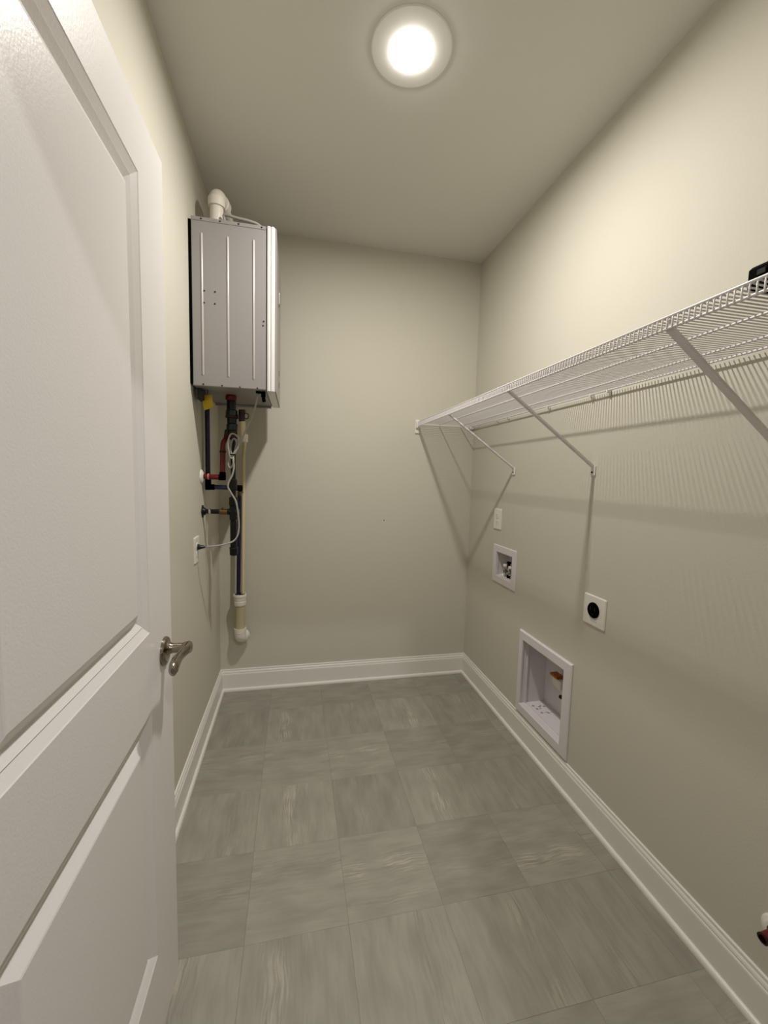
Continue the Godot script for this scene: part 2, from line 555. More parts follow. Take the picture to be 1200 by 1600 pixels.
# ---------------------------------------------------------------- ceiling light
func build_lamp() -> void:
	var o := thing("ceiling_light", "round flush ceiling light glowing white", "ceiling light", Vector3(0.360, H, -1.420))
	var st := tool()
	lathe(st, [[0.132, 0.0], [0.132, 0.0012], [0.128, 0.0035], [0.090, 0.0060], [0.066, 0.0075], [0.0625, 0.0070], [0.0620, 0.004], [0.0, 0.004]], Vector3.ZERO, Vector3.DOWN, 64)
	part("light_trim", st, M.trim, o)
	st = tool()
	lathe(st, [[0.0618, 0.004], [0.0605, 0.012], [0.056, 0.019], [0.044, 0.025], [0.024, 0.028], [0.0, 0.029]], Vector3.ZERO, Vector3.DOWN, 48)
	var glow := plain(Color(1, 1, 1), 0.5)
	glow.emission_enabled = true
	glow.emission = LAMP
	glow.emission_energy_multiplier = 26.0
	part("light_diffuser", st, glow, o)
	var l := AreaLight3D.new()
	l.name = "ceiling_light_glow"
	l.area_size = Vector2(0.074, 0.074)
	l.light_color = LAMP
	l.light_energy = LAMP_ENERGY
	l.area_range = 8.0
	l.area_attenuation = 2.0
	l.shadow_enabled = true
	l.rotation_degrees.x = -90
	l.position = Vector3(0, -0.034, 0)
	o.add_child(l)

func build_hall_lamp() -> void:
	var o := thing("hall_light", "round flush ceiling light in the hall behind the camera, out of view", "ceiling light", Vector3(0.40, H, 0.79))
	var st := tool()
	lathe(st, [[0.118, 0.0], [0.118, 0.006], [0.112, 0.011], [0.080, 0.020], [0.066, 0.0235], [0.0625, 0.022], [0.0620, 0.018], [0.0, 0.018]], Vector3.ZERO, Vector3.DOWN, 48)
	part("light_trim", st, M.trim, o)
	st = tool()
	lathe(st, [[0.0618, 0.019], [0.0618, 0.022], [0.056, 0.0255], [0.040, 0.028], [0.020, 0.029], [0.0, 0.0292]], Vector3.ZERO, Vector3.DOWN, 48)
	var glow := plain(Color(1, 1, 1), 0.5)
	glow.emission_enabled = true
	glow.emission = HALL
	glow.emission_energy_multiplier = 5.0
	part("light_diffuser", st, glow, o)
	var l := AreaLight3D.new()
	l.name = "hall_light_glow"
	l.area_size = Vector2(0.084, 0.084)
	l.light_color = HALL
	l.light_energy = HALL_ENERGY
	l.area_range = 8.0
	l.area_attenuation = 2.0
	l.shadow_enabled = true
	l.rotation_degrees.x = -90
	l.position = Vector3(0, -0.0325, 0)
	o.add_child(l)

# ---------------------------------------------------------------- water heater and plumbing
func build_heater() -> void:
	var z0 := -1.945
	var z1 := -2.425
	var y0 := 1.727
	var y1 := 2.413
	var o := thing("water_heater", "grey tankless water heater hung on the left wall in the far corner", "water heater", Vector3(XL, y0, (z0 + z1) / 2))
	var at := -o.position
	var xf := Transform3D(Basis.IDENTITY, at)
	var st := tool()
	cham(st, Vector3(XL + 0.011, y0, z1), Vector3(-0.127, y1, z0), 0.003, xf)
	part("body", st, M.heater, o)
	st = tool()
	box(st, at + Vector3(XL, y0 + 0.01, z1 + 0.02), at + Vector3(XL + 0.0105, y1 - 0.01, z0 - 0.001))
	part("mounting_plate", st, M.black, o)
	# folded top flange and raised vertical ribs on the near side
	st = tool()
	cham(st, Vector3(XL + 0.012, y1 - 0.013, z0 - 0.0005), Vector3(-0.129, y1 + 0.002, z0 + 0.0022), 0.001, xf)
	part("top_flange", st, M.heater, o)
	for r in [[-0.388, 2.347, 1.778], [-0.2845, 2.346, 1.778], [-0.1795, 2.348, 1.776]]:
		st = tool()
		var pts := [Vector3(r[0], r[1] + 0.004, z0 - 0.002), Vector3(r[0], r[1], z0 + 0.0005), Vector3(r[0], r[2], z0 + 0.0005), Vector3(r[0], r[2] - 0.004, z0 - 0.002)]
		for i in 4: pts[i] += at
		sweep(st, pts, 0.0042, 0.0042, 10)
		part("side_rib", st, M.rib, o)
	for s in [[-0.389, 2.4075], [-0.314, 2.4075], [-0.240, 2.4075], [-0.146, 2.4075], [-0.388, 1.735], [-0.312, 1.734], [-0.238, 1.733], [-0.165, 1.733], [-0.38, 2.122], [-0.337, 2.122], [-0.381, 2.073], [-0.338, 2.073], [-0.138, 2.021], [-0.140, 2.003]]:
		st = tool()
		lathe(st, [[0.0034, -0.001], [0.0034, 0.0012], [0.0022, 0.0026], [0.0, 0.0028]], at + Vector3(s[0], s[1], z0 + (0.002 if s[1] > 2.4 else 0.0)), Vector3(0, 0, 1), 10)
		part("screw", st, M.dark, o)
	# front cover: a tray whose near edge has two rounded ridges
	var out := PackedVector2Array()   # x, z
	for k in 7: out.append(Vector2(-0.1165 + 0.0075 * cos(PI * k / 6.0), z0 + 0.006 * sin(PI * k / 6.0) + 0.001))
	out.reverse()
	for k in range(6, -1, -1): out.append(Vector2(-0.101 + 0.0075 * cos(PI * k / 6.0), z0 + 0.0055 * sin(PI * k / 6.0) + 0.0005))
	out.append_array([Vector2(-0.0920, z0 - 0.002), Vector2(-0.0900, z0 - 0.005), Vector2(-0.0900, z1 + 0.004), Vector2(-0.0925, z1 - 0.002), Vector2(-0.124, z1 - 0.002)])
	var poly := PackedVector2Array()
	for p in out: poly.append(Vector2(p.x, -p.y))   # prism axis is y: turn so that x stays and local y = -z
	st = tool()
	prism(st, poly, y0 - 0.004, y1 + 0.002, Transform3D(Basis(Vector3.RIGHT, Vector3.FORWARD, Vector3.UP), at))
	part("edge_trim", st, M.cover, o)
	st = tool()
	cham(st, Vector3(-0.0895, y0 - 0.004, z1 - 0.002), Vector3(-0.0845, y1 + 0.002, z0 - 0.0045), 0.002, xf)
	var fc := part("front_cover", st, M.panel, o)
	st = tool()
	box(st, at + Vector3(-0.1272, y0 + 0.002, z1 + 0.01), at + Vector3(-0.1245, y1 - 0.001, z0 - 0.006))
	part("cover_gasket", st, M.black, o)
	st = tool()
	cham(st, Vector3(-0.0850, 2.19, z1 + 0.20), Vector3(-0.075, 2.25, z1 + 0.235), 0.002, xf)
	part("cover_latch", st, M.chrome, fc)
	for y in [1.80, 1.86]:
		st = tool()
		cham(st, Vector3(-0.0850, y, z1 + 0.15), Vector3(-0.0830, y + 0.03, z1 + 0.16), 0.001, xf)
		part("vent_slot", st, M.dark, fc)
	# underside: base pan rim and black cable gland
	st = tool()
	cham(st, Vector3(XL + 0.02, y0 - 0.012, z1 + 0.01), Vector3(-0.13, y0 - 0.0005, z1 + 0.02), 0.001, xf)
	part("base_rim", st, M.heater, o)
	st = tool()
	cham(st, Vector3(XL + 0.016, y0 - 0.050, z0 - 0.12), Vector3(XL + 0.040, y0 - 0.0005, z0 - 0.05), 0.003, xf)
	part("base_bracket", st, M.dark, o)
	st = tool()
	cyl(st, at + Vector3(-0.142, y0 - 0.0005, -1.985), at + Vector3(-0.142, y0 - 0.026, -1.985), 0.010, 0.002, 14)
	cyl(st, at + Vector3(-0.142, y0 - 0.026, -1.985), at + Vector3(-0.139, y0 - 0.046, -1.985), 0.008, 0.002, 14)
	cham(st, Vector3(-0.175, y0 - 0.009, -1.992), Vector3(-0.150, y0 - 0.0005, -1.978), 0.002, xf)
	part("cable_gland", st, M.black, o)
	st = tool()
	sweep(st, curve([Vector3(-0.305, y1 + 0.001, -2.025), Vector3(-0.308, y1 + 0.040, -2.018), Vector3(-0.305, y1 + 0.060, -2.01), Vector3(-0.26, y1 + 0.052, -2.005), Vector3(-0.20, y1 + 0.043, -2.0), Vector3(-0.165, y1 + 0.034, -2.0), Vector3(-0.148, y1 + 0.018, -2.0), Vector3(-0.143, y1 + 0.001, -2.0)].map(func(v): return v + at), 5), 0.0065, 0.0065, 10)
	part("sensor_hose", st, M.cord, o)

	# vents
	var vp := thing("vent_pipe", "white plastic vent pipe with an elbow on top of the water heater nearest the door", "pipe", Vector3(-0.345, y1, -2.05))
	var va := -vp.position
	st = tool()
	cyl(st, va + Vector3(-0.345, y1 + 0.001, -2.05), va + Vector3(-0.345, y1 + 0.11, -2.05), 0.0285, 0.0, 32)
	part("pipe", st, M.pvc, vp)
	st = tool()
	lathe(st, [[0.0285, 0.0], [0.0355, 0.0], [0.0355, 0.036], [0.0325, 0.040]], va + Vector3(-0.345, y1 + 0.106, -2.05), Vector3.UP, 32)
	var eb := bend(va + Vector3(-0.345, y1 + 0.130, -2.05), va + Vector3(-0.345, 2.577, -2.05), va + Vector3(-0.336, 2.577, -2.125), 0.045, 10)
	sweep(st, eb, 0.0330, 0.0330, 28)
	lathe(st, [[0.0325, -0.004], [0.0365, 0.0], [0.0365, 0.034], [0.0285, 0.034]], va + Vector3(-0.337, 2.577, -2.112), Vector3(0.14, 0, -1), 32)
	part("elbow", st, M.pvc, vp)
	st = tool()
	cyl(st, va + Vector3(-0.334, 2.577, -2.14), va + Vector3(-0.318, 2.577, ZB), 0.0285, 0.0, 32)
	part("pipe", st, M.pvc, vp)
	var vq := thing("vent_pipe", "white plastic intake pipe half hidden behind the elbow on the water heater", "pipe", Vector3(-0.250, y1, -2.28))
	va = -vq.position
	st = tool()
	cyl(st, va + Vector3(-0.245, y1 + 0.001, -2.28), va + Vector3(-0.245, y1 + 0.07, -2.28), 0.030, 0.0, 32)
	part("pipe", st, M.pvc, vq)
	st = tool()
	lathe(st, [[0.030, 0.0], [0.0375, 0.0], [0.0375, 0.035], [0.034, 0.04]], va + Vector3(-0.245, y1 + 0.066, -2.28), Vector3.UP, 32)
	sweep(st, bend(va + Vector3(-0.245, y1 + 0.10, -2.28), va + Vector3(-0.245, 2.560, -2.28), va + Vector3(-0.245, 2.560, -2.37), 0.055, 10), 0.0345, 0.0345, 28)
	part("elbow", st, M.pvc, vq)
	st = tool()
	cyl(st, va + Vector3(-0.245, 2.560, -2.36), va + Vector3(-0.245, 2.560, ZB), 0.030, 0.0, 32)
	part("pipe", st, M.pvc, vq)

	build_plumbing(y0)

func origin(called: String, label: String, category: String, at: Vector3, group := "") -> Array:
	var o := thing(called, label, category, at, 0.0, group)
	return [o, Transform3D(Basis.IDENTITY, -at)]

func pipe_part(called: String, pts: Array, r: float, m: Material, o: Node3D, sides := 16) -> void:
	var st := tool()
	sweep(st, pts.map(func(v): return v - o.position), r, r, sides)
	part(called, st, m, o)

func fit_part(called: String, a: Vector3, b: Vector3, r: float, m: Material, o: Node3D, ch := 0.003, sides := 18) -> void:
	var st := tool()
	cyl(st, a - o.position, b - o.position, r, ch, sides)
	part(called, st, m, o)

func build_plumbing(y0: float) -> void:
	var V := func(x, y, z) -> Vector3: return Vector3(x, y, z)
	# cold water
	var o := thing("cold_water_pipe", "dark blue water pipe with a square turn beneath the heater", "pipe", Vector3(-0.42, 1.28, -2.185))
	pipe_part("pipe", [V.call(-0.420, y0, -2.185), V.call(-0.420, 1.30, -2.185)], 0.0115, M.blue, o)
	fit_part("elbow", V.call(-0.420, 1.322, -2.185), V.call(-0.420, 1.268, -2.185), 0.0145, M.black, o)
	fit_part("elbow", V.call(-0.420, 1.283, -2.185), V.call(-0.388, 1.283, -2.185), 0.0145, M.black, o)
	pipe_part("pipe", [V.call(-0.390, 1.283, -2.185), V.call(-0.292, 1.281, -2.185)], 0.0115, M.blue_pale, o)
	fit_part("elbow", V.call(-0.300, 1.281, -2.185), V.call(-0.257, 1.281, -2.185), 0.0145, M.black, o)
	fit_part("crimp_ring", V.call(-0.268, 1.262, -2.185), V.call(-0.268, 1.254, -2.185), 0.0152, M.brass, o, 0.001)
	pipe_part("pipe", [V.call(-0.268, 1.27, -2.185)] + bend(V.call(-0.269, 1.262, -2.20), V.call(-0.3150, 1.235, -2.530), V.call(-0.3240, 0.632, -2.530), 0.05), 0.0118, M.blue, o)
	# hot water
	o = thing("hot_water_pipe", "red water pipe rising from a black elbow behind the looped power cord", "pipe", Vector3(XL, 1.335, -2.13))
	fit_part("crimp_ring", V.call(-0.412, 1.335, -2.135), V.call(-0.405, 1.335, -2.135), 0.0150, M.pink, o, 0.001)
	pipe_part("pipe", [V.call(XL, 1.335, -2.135), V.call(-0.352, 1.333, -2.135)], 0.0125, M.red, o)
	fit_part("elbow", V.call(-0.362, 1.333, -2.135), V.call(-0.330, 1.333, -2.135), 0.0150, M.black, o)
	fit_part("elbow", V.call(-0.3435, 1.322, -2.135), V.call(-0.3435, 1.360, -2.135), 0.0150, M.black, o)
	pipe_part("pipe", [V.call(-0.3435, 1.355, -2.135), V.call(-0.342, 1.478, -2.140)], 0.0130, M.red, o)
	fit_part("crimp_ring", V.call(-0.3425, 1.452, -2.139), V.call(-0.3425, 1.462, -2.139), 0.0150, M.bronze, o, 0.001)
	pipe_part("pipe", bend(V.call(-0.342, 1.476, -2.140), V.call(-0.341, 1.505, -2.143), V.call(-0.325, 1.53, -2.165), 0.02), 0.0120, M.red, o)
	# gas pipe
	o = thing("gas_pipe", "black iron gas pipe with a drip leg hanging straight down from the heater", "pipe", Vector3(-0.297, 0.945, -2.145))
	pipe_part("pipe", [V.call(-0.2955, 1.5195, -2.145), V.call(-0.2965, 0.96, -2.145)], 0.0118, M.iron, o)
	fit_part("union", V.call(-0.2965, 1.322, -2.145), V.call(-0.2965, 1.272, -2.145), 0.0195, M.iron, o, 0.002, 8)
	fit_part("union_ring", V.call(-0.2965, 1.327, -2.145), V.call(-0.2965, 1.317, -2.145), 0.0175, M.nut, o, 0.001, 8)
	fit_part("coupling", V.call(-0.2965, 1.236, -2.145), V.call(-0.2965, 1.196, -2.145), 0.0205, M.iron, o, 0.002)
	fit_part("tee", V.call(-0.2965, 1.196, -2.145), V.call(-0.2965, 1.122, -2.145), 0.0185, M.iron, o, 0.002)
	fit_part("tee", V.call(-0.325, 1.163, -2.145), V.call(-0.268, 1.163, -2.145), 0.0160, M.iron, o, 0.003)
	fit_part("nipple", V.call(-0.2965, 1.12, -2.145), V.call(-0.2965, 0.985, -2.145), 0.0160, M.iron, o)
	fit_part("cap", V.call(-0.2965, 0.982, -2.145), V.call(-0.2965, 0.945, -2.145), 0.0190, M.iron, o, 0.004)
	fit_part("cap_rim", V.call(-0.2965, 0.986, -2.145), V.call(-0.2965, 0.979, -2.145), 0.0205, M.nut, o, 0.001)
	pipe_part("pipe", [V.call(XL, 1.165, -2.145), V.call(-0.320, 1.163, -2.145)], 0.0115, M.iron, o)
	fit_part("gas_cock", V.call(-0.362, 1.164, -2.145), V.call(-0.322, 1.163, -2.145), 0.0145, M.brass, o, 0.003, 8)
	fit_part("cock_stem", V.call(-0.345, 1.164, -2.150), V.call(-0.345, 1.182, -2.135), 0.006, M.brass, o, 0.001, 10)
	fit_part("hex_nut", V.call(-0.412, 1.1645, -2.145), V.call(-0.400, 1.1645, -2.145), 0.0155, M.chrome, o, 0.002, 6)
	var st := tool()
	prism(st, PackedVector2Array([Vector2(-0.028, 0), Vector2(-0.006, -0.030), Vector2(0.006, -0.030), Vector2(0.028, 0), Vector2(0.006, 0.030), Vector2(-0.006, 0.030)]), 0.0, 0.006, Transform3D(Basis(Vector3.UP, PI / 2), V.call(XL, 1.165, -2.145) - o.position))
	lathe(st, [[0.022, 0.005], [0.0165, 0.016], [0.0115, 0.018]], V.call(XL, 1.165, -2.145) - o.position, Vector3.RIGHT, 16)
	part("wall_flange", st, M.iron, o)
	# service valve cluster
	o = thing("service_valve", "dark service valve with teal nuts and a red cap under the heater", "valve", Vector3(-0.300, 1.53, -2.145))
	fit_part("red_cap", V.call(-0.302, 1.726, -2.135), V.call(-0.302, 1.702, -2.135), 0.026, M.red, o, 0.004)
	fit_part("valve_body", V.call(-0.302, 1.703, -2.145), V.call(-0.302, 1.655, -2.145), 0.022, M.iron, o)
	fit_part("union_nut", V.call(-0.302, 1.660, -2.145), V.call(-0.302, 1.625, -2.145), 0.0275, M.nut, o, 0.004, 8)
	fit_part("collar", V.call(-0.302, 1.632, -2.145), V.call(-0.302, 1.620, -2.145), 0.0295, M.bronze, o, 0.003)
	fit_part("valve_body", V.call(-0.301, 1.622, -2.145), V.call(-0.300, 1.592, -2.145), 0.0225, M.iron, o)
	fit_part("union_nut", V.call(-0.300, 1.594, -2.145), V.call(-0.300, 1.560, -2.145), 0.0270, M.nut, o, 0.004, 8)
	fit_part("valve_body", V.call(-0.300, 1.562, -2.145), V.call(-0.2965, 1.520, -2.145), 0.0235, M.bronze, o, 0.004)
	fit_part("hot_inlet", V.call(-0.329, 1.527, -2.168), V.call(-0.322, 1.565, -2.160), 0.0135, M.bronze, o)
	fit_part("side_port", V.call(-0.30, 1.628, -2.145), V.call(-0.2715, 1.629, -2.146), 0.0115, M.iron, o)
	# relief valve and discharge line
	o = thing("discharge_pipe", "thin cream plastic discharge pipe running straight down the far wall to the drain", "pipe", Vector3(-0.2555, 0.745, -2.150))
	fit_part("relief_valve", V.call(-0.256, 1.655, -2.150), V.call(-0.254, 1.606, -2.150), 0.0150, M.bronze, o, 0.003)
	fit_part("valve_cap", V.call(-0.2535, 1.664, -2.150), V.call(-0.2535, 1.648, -2.150), 0.0165, M.bronze, o, 0.003)
	st = tool()
	var ring := []
	for k in 17: ring.append(V.call(-0.2335 + 0.0105 * cos(TAU * k / 16), 1.634 + 0.014 * sin(TAU * k / 16), -2.142) - o.position)
	sweep(st, ring, 0.0022, 0.0022, 8, false)
	part("pull_ring", st, M.iron, o)
	pipe_part("pipe", [V.call(-0.252, 1.608, -2.150), V.call(-0.249, 1.535, -2.150)], 0.0130, M.cpvc, o)
	fit_part("coupling", V.call(-0.2425, 1.548, -2.150), V.call(-0.2440, 1.507, -2.150), 0.0165, M.pvc, o, 0.004)
	pipe_part("pipe", [V.call(-0.2440, 1.515, -2.150)] + bend(V.call(-0.2455, 1.507, -2.165), V.call(-0.2945, 1.475, -2.550), V.call(-0.3005, 0.632, -2.545), 0.05), 0.0103, M.cpvc, o)
	# drain
	o = thing("drain_pipe", "short white and tan drain pipe below the blue pipe, turning into the far wall", "pipe", Vector3(-0.316, 0.32, -2.535))
	st = tool()
	lathe(st, [[0.030, -0.002], [0.0345, -0.004], [0.0370, 0.0], [0.0380, 0.010], [0.0355, 0.014], [0.0345, 0.030], [0.0330, 0.034], [0.0330, 0.038], [0.0350, 0.040], [0.0340, 0.060], [0.0320, 0.065], [0.028, 0.068], [0.0, 0.068]], V.call(-0.316, 0.630, -2.535) - o.position, Vector3.DOWN, 32)
	part("drain_hub", st, M.pvc, o)
	fit_part("pipe", V.call(-0.316, 0.566, -2.535), V.call(-0.316, 0.412, -2.535), 0.0285, M.pvc_old, o, 0.0)
	st = tool()
	lathe(st, [[0.0285, 0.0], [0.0350, 0.0], [0.0350, 0.026], [0.032, 0.030]], V.call(-0.316, 0.424, -2.535) - o.position, Vector3.DOWN, 32)
	sweep(st, bend(V.call(-0.316, 0.410, -2.535) - o.position, V.call(-0.316, 0.362, -2.535) - o.position, V.call(-0.300, 0.362, -2.575) - o.position, 0.030, 8), 0.0330, 0.0330, 28)
	lathe(st, [[0.032, 0.0], [0.0372, 0.002], [0.0372, 0.028], [0.0285, 0.030]], V.call(-0.308, 0.364, -2.555) - o.position, V.call(0.38, 0.0, -1.0), 32)
	part("elbow", st, M.pvc, o)
	# tag and its zip tie
	o = thing("warning_tag", "yellow paper tag hanging under the left rear of the heater", "tag", Vector3(-0.395, 1.72, -2.03))
	st = tool()
	var tp := []
	for k in 6:
		var t := k / 5.0
		tp.append([V.call(-0.412 + 0.008 * t, 1.702 - 0.068 * t + 0.0, -2.03 + 0.006 * sin(t * 3.0)) - o.position, V.call(-0.366 + 0.004 * t, 1.704 - 0.052 * t, -2.024 + 0.010 * sin(t * 3.0 + 0.6)) - o.position])
	for k in 5:
		quad(st, tp[k + 1][0], tp[k + 1][1], tp[k][1], tp[k][0], 1)
		var n := Vector3(0, 0, -0.0006)
		quad(st, tp[k][0] + n, tp[k][1] + n, tp[k + 1][1] + n, tp[k + 1][0] + n, 1)
	part("card", st, M.yellow, o)
	st = tool()
	sweep(st, [V.call(-0.39, 1.700, -2.028) - o.position, V.call(-0.388, 1.712, -2.032) - o.position, V.call(-0.387, 1.727, -2.034) - o.position], 0.0015, 0.0015, 6)
	part("tie", st, M.black, o)
	# wall plate of the hot water stub
	o = thing("escutcheon", "round white cover ring on the left wall behind the red pipe", "escutcheon", Vector3(XL, 1.335, -2.132), PI / 2)
	st = tool()
	lathe(st, [[0.033, 0.0], [0.033, 0.002], [0.030, 0.006], [0.020, 0.0105], [0.0135, 0.012], [0.0135, 0.004]], Vector3.ZERO, Vector3(0, 0, 1), 32)
	part("ring", st, M.plate, o)
	# power cord
	o = thing("power_cord", "grey power cord tied in loops and plugged into the left wall outlet", "cord", Vector3(-0.166, 1.70, -2.06))
	var c := [[-0.163, 1.7165, -1.990], [-0.171, 1.697, -2.012], [-0.196, 1.625, -2.06], [-0.224, 1.570, -2.075], [-0.253, 1.503, -2.085], [-0.279, 1.452, -2.085], [-0.297, 1.425, -2.08], [-0.307, 1.465, -2.075], [-0.3085, 1.505, -2.075], [-0.296, 1.538, -2.078], [-0.275, 1.536, -2.082], [-0.259, 1.512, -2.082], [-0.268, 1.475, -2.085], [-0.290, 1.442, -2.083], [-0.303, 1.424, -2.09], [-0.311, 1.395, -2.09], [-0.301, 1.379, -2.09], [-0.289, 1.400, -2.09], [-0.287, 1.430, -2.088], [-0.300, 1.460, -2.092], [-0.296, 1.503, -2.094], [-0.284, 1.519, -2.094], [-0.273, 1.500, -2.094], [-0.283, 1.455, -2.096], [-0.287, 1.420, -2.078], [-0.283, 1.385, -2.076], [-0.291, 1.345, -2.074], [-0.303, 1.320, -2.072], [-0.310, 1.290, -2.07], [-0.293, 1.255, -2.07], [-0.275, 1.222, -2.07], [-0.266, 1.171, -2.07], [-0.261, 1.110, -2.07], [-0.266, 1.060, -2.065], [-0.284, 1.032, -2.06], [-0.315, 1.021, -2.04], [-0.355, 1.016, -2.015], [-0.395, 1.014, -2.004]]
	var cp := []
	for p in c: cp.append(V.call(p[0], p[1], p[2]) - o.position)
	st = tool()
	sweep(st, curve(cp, 5), 0.0042, 0.0042, 8)
	part("cable", st, M.cord, o)
	st = tool()
	ring = []
	for k in 11: ring.append(V.call(-0.292 + 0.014 * cos(TAU * k / 10), 1.443, -2.086 + 0.012 * sin(TAU * k / 10)) - o.position)
	sweep(st, ring, 0.0022, 0.0030, 6, false)
	part("cable_tie", st, M.black, o)
	st = tool()
	var px := Transform3D(Basis.IDENTITY, V.call(XL, 1.0135, -2.003) - o.position)
	sweep(st, [px * Vector3(0.0085, 0, 0), px * Vector3(0.012, 0, 0), px * Vector3(0.022, 0, 0), px * Vector3(0.040, 0, 0)], [0.0125, 0.0125, 0.0105, 0.0048], [0.0135, 0.0135, 0.0095, 0.0048], 14)
	part("plug", st, M.nut, o)

# ---------------------------------------------------------------- wall fittings (local z faces the room)
func receptacle(o: Node3D, y: float) -> void:
	var st := tool()
	var poly := PackedVector2Array()
	for k in 24:
		var v := Vector2.from_angle(TAU * k / 24) * 0.0172
		v.y = clampf(v.y, -0.0138, 0.0138)
		poly.append(v + Vector2(0, y))
	prism(st, poly, 0.003, 0.0082)
	var r := part("receptacle", st, M.plate, o)
	st = tool()
	box(st, Vector3(-0.0076, y - 0.002, 0.0078), Vector3(-0.0056, y + 0.0075, 0.0084))
	box(st, Vector3(0.0056, y - 0.001, 0.0078), Vector3(0.0076, y + 0.0065, 0.0084))
	prism(st, circle(0.0026, 10, Vector2(0, y - 0.0075)), 0.0078, 0.0084)
	part("slot", st, M.slot, r)

func outlet(label: String, at: Vector3, turn: float) -> Node3D:
	var o := thing("wall_outlet", label, "outlet", at, turn)
	var st := tool()
	cham(st, Vector3(-0.042, -0.060, -0.003), Vector3(0.042, 0.060, 0.0062), 0.003)
	part("cover_plate", st, M.plate, o)
	receptacle(o, 0.0195)
	receptacle(o, -0.0195)
	st = tool()
	lathe(st, [[0.0032, 0.006], [0.0032, 0.0068], [0.0, 0.0072]], Vector3.ZERO, Vector3(0, 0, 1), 12)
	part("screw", st, M.chrome, o)
	return o

func recess(o: Node3D, hole: Rect2, depth: float, m: Material) -> MeshInstance3D:
	var st := tool()
	var t := 0.0022
	var a := hole.position
	var b := hole.end
	box(st, Vector3(a.x, a.y, -depth), Vector3(b.x, b.y, -depth + t))
	box(st, Vector3(a.x, a.y, -depth + t), Vector3(a.x + t, b.y, 0.0))
	box(st, Vector3(b.x - t, a.y, -depth + t), Vector3(b.x, b.y, 0.0))
	box(st, Vector3(a.x + t, a.y, -depth + t), Vector3(b.x - t, a.y + t, 0.0))
	box(st, Vector3(a.x + t, b.y - t, -depth + t), Vector3(b.x - t, b.y, 0.0))
	return part("inner_box", st, m, o)

